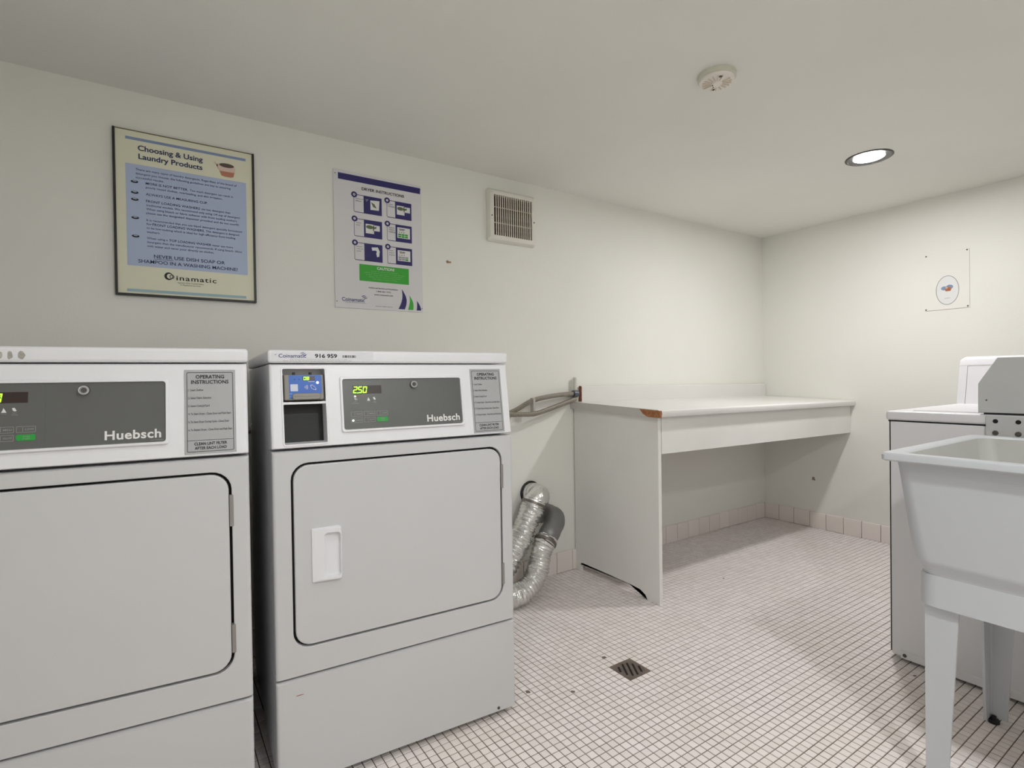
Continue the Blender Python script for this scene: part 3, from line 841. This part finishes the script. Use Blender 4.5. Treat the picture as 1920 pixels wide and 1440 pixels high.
# ------------------------------------------------------------------ wall vent
t = thing('wall_vent', 'square white exhaust vent with dusty vertical slats on the left wall', 'vent', (-2.205, 0, 1.837))
b = B()
hw, hh = 0.1435, 0.1285
loft(b, [[(x, d, z) for x, z in rrect(-hw + i, hw - i, -hh + i, hh - i, 0.012, 4)] for i, d in ((0, 0), (0.001, -0.012), (0.010, -0.024), (0.022, -0.027))]
     + [[(x, d, z) for x, z in rrect(-0.113, 0.113, -0.0985, 0.0985, 0.002, 4)] for d in (-0.0265, -0.004)])
obj('vent_frame', b, VENTW, t)
obj('vent_back', box(B(), -0.114, 0.114, -0.004, -0.001, -0.100, 0.100), VENTBACK, t)
ns = 18
sb = B(); box(sb, -0.0031, 0.0031, -0.0255, -0.0225, -0.099, 0.099, 0.0008, 1); sme = mesh_from(sb, 'slat'); sme.materials.append(VENTD)
for k in range(ns - 1):
    o = bpy.data.objects.new('slat', sme); COL.objects.link(o); o.parent = t
    o.location = (-0.113 + 0.226 * (k + 1) / ns, 0, 0)
for z in (-0.036, 0.040): obj('cross_bar', box(B(), -0.113, 0.113, -0.0225, -0.016, z - 0.0009, z + 0.0009), VENTD, t)
for x in (-0.126, 0.126):
    b = B(); lathe(b, [(0.003, -0.026), (0.003, -0.0285)], 10, 'y', (x, 0, -0.006)); obj('screw', b, BOLT, t)

b = B(); lathe(b, [(0.007, 0.0), (0.006, -0.002)], 10, 'y', (-2.562, 0, 1.585)); box(b, -2.562, -2.545, -0.006, -0.001, 1.580, 1.587, 0.0015)
tag(obj('wall_hook', b, mat('rusty_hook', (168, 138, 110), 0.8), None), 'tiny rusty hook in the left wall below the vent', 'hook')

# ------------------------------------------------------------------ folding counter
CX0 = -1.835
def ct(c):                      # the old top has sagged a little towards the room corner
    return Vector((c.x, c.y, c.z - 0.020 * (c.x - CX0) / -CX0 + 0.020 * (c.y + 0.6) / 0.6))
t = thing('folding_counter', 'long white laminate folding counter built into the room corner', 'counter', (0, 0, 0))
TOPZ, TH = 0.889, 0.036
b = B(); prof = [(-0.004, TOPZ - TH), (-0.606, TOPZ - TH), (-0.616, TOPZ - TH + 0.004), (-0.620, TOPZ - 0.018), (-0.618, TOPZ - 0.006), (-0.610, TOPZ), (-0.004, TOPZ)]
loft(b, [[ct(Vector((x, y, z))) for y, z in prof] for x in (CX0 + 0.001, -0.004)], True, True)
obj('countertop', b, COUNTER, t)
b = B(); loft(b, [[ct(Vector((x, y, z))) for y, z in prof] for x in (CX0 - 0.0012, CX0 + 0.0008)], True, True)
obj('edge_band', b, EDGEB, t)
# chipped front corner
b = B()
cv = [(-0.500, TOPZ - .003), (-0.520, TOPZ - .024), (-0.550, TOPZ - TH - .0005), (-0.617, TOPZ - TH - .0005), (-0.6215, TOPZ - .018), (-0.6195, TOPZ - .004)]
loft(b, [[ct(Vector((x, y, z))) for y, z in cv] for x in (CX0 - 0.002, CX0 + 0.012)], True, True)
obj('chipped_corner', b, CHIPB, t, label='chipped brown particle board corner')
bsp = obj('backsplash', box(B(), CX0 + 0.065, -0.004, -0.022, -0.003, TOPZ - 0.012, TOPZ + 0.085, 0.006, 3, f=ct), COUNTER, t)
obj('backsplash_end', box(B(), CX0 + 0.058, CX0 + 0.0655, -0.0235, -0.003, TOPZ - 0.010, TOPZ + 0.0845, 0.005, 3, f=ct), REDWOOD, t, label='bare reddish brown end of the backsplash')
# apron
fa = lambda c: Vector((c.x, c.y, c.z - 0.024 * (c.x - CX0) / -CX0))
obj('apron', box(B(), -1.790, -0.003, -0.589, -0.572, 0.685, TOPZ - TH + 0.001, 0.001, f=fa), PANELW, t)
# side panel with cut-out foot
b = B()
prof = [(-0.008, 0.0), (-0.042, 0.0), (-0.046, 0.035), (-0.058, 0.046), (-0.395, 0.041), (-0.470, 0.036), (-0.504, 0.020), (-0.515, 0.0), (-0.589, 0.0), (-0.589, TOPZ - TH), (-0.008, TOPZ - TH + 0.018)]
loft(b, [[(x, y, z) for y, z in prof] for x in (-1.815, -1.795)], True, True)
bmesh.ops.triangulate(b, faces=[f for f in b.faces if len(f.verts) > 4])
obj('side_panel', b, PANELW, t, smooth=False)

# ------------------------------------------------------------------ pipes and conduits by the counter
b = B(); lathe(b, [(0.011, 0.9105), (0.011, 1.036), (0.008, 1.040)], 16, c=(-1.815, -0.020, 0))
lathe(b, [(0.015, 0.9105), (0.015, 0.930)], 16, c=(-1.815, -0.020, 0))
tag(obj('pipe_stub', b, mat('white_pvc', (216, 214, 204), 0.4)), 'short upright white pipe on the wall at the left end of the counter', 'pipe')
def conduit(pts, label):
    t = thing('flexible_conduit', label, 'conduit', pts[0], 0, 'flexible metal conduits behind the dryers')
    P = catmull([Vector(p) - Vector(pts[0]) for p in pts], 14); P = resample(P, 0.0022)
    b = B(); tube(b, P, lambda d, i, a: 0.0112 + (0.0014 if i % 4 < 2 else -0.0012), 10)
    obj('sheath', b, CONDUIT, t)
    return t
c1 = conduit([(-3.62, -0.06, 0.70), (-3.45, -0.06, 0.855), (-2.70, -0.05, 0.868), (-2.40, -0.05, 0.840), (-2.247, -0.05, 0.874), (-2.123, -0.05, 0.925), (-1.979, -0.046, 0.946), (-1.850, -0.034, 0.952), (-1.818, -0.030, 0.952)], 'upper of two flexible metal conduits running from the counter end behind the dryers')
c2 = conduit([(-2.90, -0.085, 0.60), (-2.70, -0.085, 0.80), (-2.45, -0.074, 0.862), (-2.247, -0.076, 0.862), (-2.117, -0.068, 0.861), (-1.980, -0.058, 0.890), (-1.860, -0.042, 0.918), (-1.822, -0.034, 0.926)], 'lower of two flexible metal conduits running from the counter end behind the dryers')
b = B(); box(b, -2.127, -2.113, -0.0645, -0.036, 0.846, 0.940, 0.003); tag(obj('conduit_strap', b, STRAPM), 'pale strap tying the two flexible metal conduits together', 'strap')
b = B(); lathe(b, [(0.019, 0.0), (0.019, 0.03), (0.015, 0.034)], 14, 'x', (-1.842, -0.033, 0.952)); 
tag(obj('conduit_fitting', b, mat('zinc_fitting', (96, 104, 112), 0.4, metal=0.7)), 'dark zinc fitting where the upper conduit meets the counter backsplash', 'fitting')

# ------------------------------------------------------------------ dryer ducts
def duct(pts, r, label, elbow, wall, emat=None):
    t = thing('exhaust_duct', label, 'duct', (wall[0], 0, 0))
    off = Vector((wall[0], 0, 0))
    P = resample(catmull([Vector(p) - off for p in pts], 16), 0.0045)
    rnd = random.Random(len(label))
    ph_ = [rnd.uniform(0, 6.28) for _ in range(6)]
    def rad(d, i, a):
        k = 0.0030 * math.sin(2 * PI * d / 0.017 + 0.5 * math.sin(3 * a + ph_[0]) + 0.7 * math.sin(d * 31 + ph_[3]))
        return r + k + rnd.uniform(-0.0017, 0.0017) + 0.0022 * math.sin(2 * a + d * 40 + ph_[1]) + 0.0016 * math.sin(5 * a - d * 90 + ph_[2])
    b = B(); tube(b, P, rad, 28, caps=True)
    obj('foil_hose', b, FOIL, t, label='crumpled silver foil hose')
    E = resample(catmull([Vector(p) - off for p in elbow], 10), 0.006)
    b = B(); tube(b, E, lambda d, i, a: r * 0.97 + (0.0016 if int(d / 0.03) % 2 else 0), 24, caps=True)
    obj('elbow', b, emat or ELBOW, t, label='foil-wrapped elbow' if emat else 'grey sheet metal elbow')
    b = B(); lathe(b, [(r * 0.9, 0.0), (r * 1.1, 0.0), (r * 1.1, -0.006), (r * 1.0, -0.009)], 28, 'y', (0, 0, wall[1]), cap0=False, cap1=False)
    obj('wall_collar', b, BLACK, t, label='dark ring at the wall')
    d = (P[1] - P[0]).normalized(); q = d.to_track_quat('Z', 'Y').to_matrix().to_4x4(); q.translation = P[0] + d * 0.022
    b = B(); lathe(b, [(r * 1.0, -0.006), (r * 1.13, -0.006), (r * 1.13, 0.006), (r * 1.0, 0.006)], 28, cap0=False, cap1=False)
    bmesh.ops.transform(b, matrix=q, verts=b.verts)
    obj('clamp', b, STEEL, t)
    return t
duct([(-2.166, -0.125, 0.445), (-2.205, -0.130, 0.375), (-2.248, -0.130, 0.300), (-2.292, -0.130, 0.226), (-2.36, -0.125, 0.150), (-2.50, -0.105, 0.125), (-2.75, -0.075, 0.130), (-2.92, -0.072, 0.150)], 0.055,
     'upper foil exhaust duct slanting from the wall down behind the right dryer',
     [(-2.110, -0.002, 0.452), (-2.110, -0.055, 0.452), (-2.130, -0.105, 0.452), (-2.166, -0.126, 0.440), (-2.186, -0.128, 0.412)], (-2.110, 0.452), FOIL)
duct([(-2.140, -0.178, 0.268), (-2.186, -0.196, 0.215), (-2.214, -0.205, 0.150), (-2.255, -0.215, 0.090), (-2.33, -0.225, 0.058), (-2.42, -0.225, 0.056), (-2.56, -0.215, 0.056), (-2.722, -0.212, 0.058)], 0.050,
     'lower foil exhaust duct with plain grey elbow, resting on the floor',
     [(-2.034, -0.002, 0.340), (-2.034, -0.080, 0.340), (-2.054, -0.136, 0.332), (-2.100, -0.168, 0.303), (-2.144, -0.180, 0.262)], (-2.034, 0.340))

# ------------------------------------------------------------------ floor drain
ox0, oy0 = dix * PT, diy * PT
t = thing('floor_drain', 'small square floor drain with round slotted grate', 'drain', (ox0 + 2 * PT, oy0 + 2 * PT, 0))
s2 = 2 * PT - 0.0008
obj('drain_bed', box(B(), -s2, s2, -s2, s2, -0.012, -0.0050), RUST, t)
b = B(); R = 0.0555; n = 40
def clipc(x, y, z): return (max(-s2, min(s2, x)), max(-s2, min(s2, y)), z)
loft(b, [[clipc(R * math.cos(2 * PI * k / n), R * math.sin(2 * PI * k / n), z) for k in range(n)] for z in (-0.005, -0.0022)]
     + [[clipc(.052 * math.cos(2 * PI * k / n), .052 * math.sin(2 * PI * k / n), -0.0014) for k in range(n)]], cap1=True)
obj('grate', b, DRAINM, t)
ang = math.radians(39)
for k in range(5):
    o_ = (k - 2) * 0.0185; L = (0.019, 0.035, 0.041, 0.035, 0.016)[k]
    b = B(); box(b, -L, L, -0.0036, 0.0036, -0.0016, -0.0009, 0.0, f=lambda c: Vector((c.x, c.y + o_, c.z)))
    bmesh.ops.rotate(b, verts=b.verts, cent=(0, 0, 0), matrix=Matrix.Rotation(ang + math.radians(20), 3, 'Z'))
    obj('slot', b, HOLE, t)
# grime spots on the floor tiles
def spot(px, py, r, seed):
    rn = random.Random(seed); b = B(); n = 9
    vs = [b.verts.new((px + r * rn.uniform(.6, 1.1) * math.cos(2 * PI * k / n), py + r * rn.uniform(.5, 1.1) * math.sin(2 * PI * k / n), 0.0006)) for k in range(n)]
    b.faces.new(vs); obj('stain', b, mat('floor_stain', (120, 104, 94), 0.9), floor)
spot(-2.692, -0.791, 0.010, 1); spot(-2.570, -0.874, 0.008, 2); spot(-2.335, -0.775, 0.011, 3); spot(-1.553, -1.475, 0.006, 4); spot(-1.30, -0.56, 0.006, 5)

# ------------------------------------------------------------------ right wall: oval notice, hole
t = thing('notice_sheet', 'pale notice sheet with oval picture screwed to the right wall', 'notice', (0, -1.092, 1.392))
nw, nh = 0.203, 0.322
obj('sheet', box(B(), -0.004, -0.0005, -nw / 2, nw / 2, 0, nh, 0.0008), ACRYL, t)
pr = Print(lambda u, v, l: Vector((-0.004 - l, -u, v)))
cv_, ru, rv = 0.106, 0.0525, 0.081
pr.ring('ink', [(ru * math.cos(a) + .004, cv_ + rv * math.sin(a)) for a in [2 * PI * k / 48 for k in range(48)]], [((ru - .0020) * math.cos(a) + .004, cv_ + (rv - .0022) * math.sin(a)) for a in [2 * PI * k / 48 for k in range(48)]])
pr.poly('white', [((ru - .002) * math.cos(a) + .004, cv_ + (rv - .0022) * math.sin(a)) for a in [2 * PI * k / 48 for k in range(48)]], .0003)
pr.ellipse('blue', -.010, cv_ + .012, .015, .011, lift=.0006); pr.ellipse('blue', .014, cv_ + .017, .016, .012, lift=.0006)
pr.ellipse('tan', .006, cv_ + .010, .014, .008, lift=.0008); pr.poly('tan', [(-.008, cv_ + .006), (.024, cv_ + .010), (.018, cv_ - .006), (-.004, cv_ - .006)], .0009)
pr.ellipse('pink', .000, cv_ + .014, .006, .004, lift=.0010); pr.ellipse('red', .010, cv_ + .005, .007, .003, lift=.0011)
pr.rect('soft', -.009, .017, cv_ - .045, cv_ - .043)
pr.build({'ink': SOFTINK, 'white': WHITEINK, 'blue': mat('notice_blue', (128, 152, 182), .6), 'tan': mat('notice_tan', (176, 116, 84), .6), 'pink': mat('notice_pink', (220, 190, 180), .6), 'red': mat('notice_red', (190, 70, 40), .6), 'soft': GREYINK}, t,
         {'ink': 'oval_outline', 'white': 'oval_field', 'blue': 'printed_picture', 'tan': 'printed_picture', 'pink': 'printed_picture', 'red': 'printed_picture', 'soft': 'printed_line'})
for u, v in ((-.094, .312), (.092, .314), (-.096, .006), (.094, .008)):
    b = B(); lathe(b, [(0.0038, -0.003), (0.0036, -0.006), (0.002, -0.0075)], 12, 'x', (0, -u, v)); obj('screw', b, BOLT, t)
b = B(); loft(b, [[(-0.0008, -0.355 + y, 0.329 + z) for y, z in ((-.011, -.010), (.012, -.008), (.010, .012), (-.004, .014))]], cap0=True)
tag(obj('wall_hole', b, mat('hole_shadow', (150, 138, 124), 0.9)), 'small dark hole in the right wall under the counter', 'hole')
for x, z, nm in ((-0.012, 0.992, 'a'), (-0.006, 0.9, 'b')): pass

# ------------------------------------------------------------------ smoke detector
t = thing('smoke_detector', 'round cream heat detector with radial fins on the ceiling', 'detector', (-2.135, -1.135, HC))
b = B(); lathe(b, [(0.060, 0.0), (0.061, -0.006), (0.0605, -0.014), (0.056, -0.017)], 40); obj('detector_base', b, SMOKEB, t)
b = B(); lathe(b, [(0.0555, -0.016), (0.055, -0.022), (0.049, -0.0255), (0.018, -0.0285), (0.016, -0.033), (0.010, -0.035)], 40); obj('detector_cap', b, SMOKEW, t)
fb = B(); box(fb, 0.018, 0.046, -0.0014, 0.0014, -0.0300, -0.0250, 0.0006, 1); fme = mesh_from(fb, 'fin'); fme.materials.append(SMOKES)
for k in range(18):
    if k in (4, 13): continue
    o = bpy.data.objects.new('fin', fme); COL.objects.link(o); o.parent = t; o.rotation_euler = (0, 0, 2 * PI * k / 18)
for a in (0.9, 0.9 + PI):
    b = B(); lathe(b, [(0.0045, -0.024), (0.0045, -0.0285), (0.003, -0.029)], 12, c=(0.040 * math.cos(a), 0.040 * math.sin(a), 0)); obj('screw', b, BOLT, t)
for a in (1.6, 2.4):
    b = B(); lathe(b, [(0.0028, -0.030), (0.0028, -0.0343)], 10, c=(0.0125 * math.cos(a), 0.0125 * math.sin(a), 0)); obj('sensor_hole', b, HOLE, t)

# ------------------------------------------------------------------ washer on the right
WX, WY, WD, WW = -1.4815, -1.368, 0.74, 0.683
t = thing('washing_machine', 'white washing machine behind the laundry sink with its console towards the right wall', 'washer', (WX, WY, 0))
# local: x to the back, y negative across the front
obj('cabinet', box(B(), 0.012, WD, -WW, 0.0, 0.020, 0.866, 0.010, 4), WASHW, t)
obj('front_panel', box(B(), 0.0, 0.013, -WW + 0.012, -0.0115, 0.018, 0.8635, 0.0025, 2), WASHW, t)
obj('panel_gap', box(B(), 0.0075, 0.0125, -0.0118, -0.006, 0.024, 0.864), DARKGAP, t)
obj('panel_gap', box(B(), 0.004, 0.60, -WW + 0.004, -0.004, 0.8630, 0.8685), DARKGAP, t)
obj('lid', box(B(), -0.006, WD, -WW - 0.002, 0.002, 0.8682, 0.9015, 0.009, 4), WASHW, t)
fr = obj('lid_door', box(B(), 0.06, 0.56, -WW + 0.06, -0.06, 0.9000, 0.9040, 0.0035, 2), WASHW, t)
ks = obj('toe_strip', box(B(), -0.0035, 0.001, -WW + 0.04, -0.040, 0.0135, 0.0400, 0.001, 1), WASHW, t)
for y in (-0.053, -0.331, -0.610):
    b = B(); lathe(b, [(0.0062, -0.0032), (0.0062, -0.006), (0.003, -0.0075)], 12, 'x', (0, y, 0.0262)); obj('screw', b, BOLT, ks)
cprof = [(0.690, 0.9005), (0.732, 1.070), (0.740, 1.084), (0.752, 1.094), (0.775, 1.098), (0.815, 1.094), (0.820, 0.9005)]
def con(y0, y1, pr_): b = B(); loft(b, [[(x, y, z) for x, z in pr_] for y in (y0, y1)], True, True); return b
obj('console', con(-WW + 0.028, -0.028, [(0.6925, 0.9005), (0.7325, 1.0655), (0.80, 1.0655), (0.80, 0.9005)]), WASHW, t)
for y0, y1 in ((-0.0275, 0.0), (-WW, -WW + 0.0275)):
    obj('console_end_cap', con(y0, y1, [(0.690, 0.9005), (0.7305, 1.0655), (0.815, 1.0655), (0.82, 0.9005)]), WASHW, t)
b = B(); loft(b, [[(x, y, z) for x, z in ((0.731, 1.068), (0.737, 1.092), (0.746, 1.102), (0.775, 1.106), (0.818, 1.102), (0.818, 1.068))] for y in (-WW, -WW + .012, -0.012, 0.0)], True, True)
for v in b.verts:
    if abs(v.co.y) < 1e-5 or abs(v.co.y + WW) < 1e-5: v.co.z = 1.068 + (v.co.z - 1.068) * 0.72
obj('console_cap', b, WASHW, t)
for y in (-0.04, -WW + 0.04):
    for x in (0.06, 0.66):
        b = B(); lathe(b, [(0.020, 0.0), (0.020, 0.008), (0.007, 0.009), (0.007, 0.024)], 14, c=(x, y, 0)); obj('foot', b, BLACK, t)
# mounting plate with bolts
mp = obj('mounting_plate', box(B(), -0.0095, -0.0058, -0.282 - 0.16, -0.282, 0.800, 0.8975, 0.001, 1), BOXGREY, t, label='grey bolted plate under the coin box')
for y in (-0.306, -0.360, -0.414):
    for z, hole in ((0.8812, True), (0.8442, False)):
        b = B()
        if hole: lathe(b, [(0.0068, -0.0094), (0.0066, -0.0106), (0.0042, -0.0104)], 16, 'x', (0, y, z))
        else: lathe(b, [(0.0078, -0.0094), (0.0072, -0.0125), (0.0040, -0.0135)], 16, 'x', (0, y, z))
        obj('bolt', b, HOLE if hole else BOLT, mp)
# coin box standing on the washer (chamfered sheet-metal case)
t = thing('coin_box', 'grey chamfered metal coin box standing on the front edge of the washing machine', 'coin box', (WX, WY, 0.9015))
def cbl(i, x): # outline in (y, z)
    return [(x, y, z) for y, z in ((-0.263 - i, 0.0060 + i), (-0.263 - i, 0.0985 - i * .6), (-0.311 - i * .6, 0.1815 - i), (-0.520 + i, 0.1815 - i), (-0.520 + i, 0.0060 + i))]
b = B(); loft(b, [cbl(0.0018, -0.0085), cbl(0.0, -0.0068), cbl(0.0, 0.140)], True, True); obj('case', b, BOXGREY, t)
b = B(); box(b, 0.0, 0.055, -0.51, -0.275, 0.0005, 0.0062); obj('case_foot', b, BLACK, t)
b = B(); lathe(b, [(0.0025, -0.0080), (0.0025, -0.0095)], 10, 'x', (0, -0.284, 0.046)); obj('rivet', b, BOLT, t)
b = B(); box(b, 0.132, 0.150, -0.318, -0.292, 0.160, 0.180, 0.003, 2); obj('latch', b, BOLT, t)
b = B(); tube(b, catmull([(0.13, -0.40, 0.17), (0.30, -0.38, 0.185), (0.55, -0.345, 0.212), (0.74, -0.330, 0.226), (0.85, -0.33, 0.200)], 8), 0.006, 8)
ck = obj('cable', b, BOLT); ck.location = (WX, WY, 0.9015)
tag(ck, 'dark cable lying over the console top, leaving the coin box', 'cable')

# ------------------------------------------------------------------ laundry sink
SX0, SX1, SY0, SY1 = -2.205, -1.580, -2.215, -1.634
t = thing('laundry_sink', 'white moulded plastic laundry sink on four legs at the right edge', 'sink', (SX0, SY1, 0))
def sl(ix, iy, z, r, n=6): return [(x, y, z) for x, y in rrect(ix, (SX1 - SX0) - ix, -(SY1 - SY0) + iy, -iy, r, n)]
b = B()
loft(b, [sl(.086, .047, .538, .045), sl(.084, .045, .548, .045), sl(.072, .039, .568, .045), sl(.064, .034, .582, .045), sl(.031, .020, .800, .032), sl(.027, .018, .8215, .03),
         sl(.004, .004, .8225, .010), sl(0, 0, .826, .012), sl(0, 0, .838, .012), sl(.003, .003, .8425, .012), sl(.030, .030, .8425, .03), sl(.037, .037, .838, .035)])
obj('tub', b, SINKW, t)
b = B(); loft(b, [sl(.037, .037, .838, .035), sl(.046, .044, .78, .045), sl(.078, .062, .575, .06), sl(.10, .09, .552, .05), sl(.26, .24, .546, .03)], cap1=True)
obj('basin', b, SINKIN, t, label='off-white basin interior')
cxs, cys = (SX1 - SX0) / 2, (SY0 - SY1) / 2
b = B(); lathe(b, [(0.045, .5465), (0.043, .549), (0.028, .548)], 24, c=(cxs, cys, 0)); obj('drain_strainer', b, CHROME, t)
b = B()
loft(b, [sl(.096, .056, .466, .04), sl(.082, .042, .464, .045), sl(.082, .042, .470, .045), sl(.084, .043, .540, .045), sl(.095, .054, .542, .04)], closed=True)
obj('skirt', b, SINKW, t, label='moulded skirt under the tub')
def leg(cx, cy, sx, sy):
    """L-section leg, outer corner at (cx, cy); plates run along -sx and -sy"""
    b = B(); th = 0.007; loops = []
    for z, w, ww in ((0.012, .046, .044), (0.485, .076, .070)):
        pts = [(0, 0), (w, 0), (w, th), (th + .004, th), (th, th + .004), (th, ww), (0, ww)]
        loops.append([(cx - sx * px, cy - sy * py, z) for px, py in pts])
    loft(b, loops, True, True)
    bmesh.ops.triangulate(b, faces=[f for f in b.faces if len(f.verts) > 4])
    o = obj('leg', b, SINKW, t, smooth=False)
    b = B(); lathe(b, [(0.014, 0.0), (0.014, 0.010), (0.006, 0.012), (0.006, 0.02)], 12, c=(cx - sx * .016, cy - sy * .016, 0)); obj('foot', b, BLACK, o)
ax, ay = 0.099, 0.050
for sx, x in ((-1, ax), (1, SX1 - SX0 - ax + .042)):
    for sy, y in ((1, -ay - .008), (-1, -(SY1 - SY0) + ay + .004)):
        leg(x, y, sx, sy)
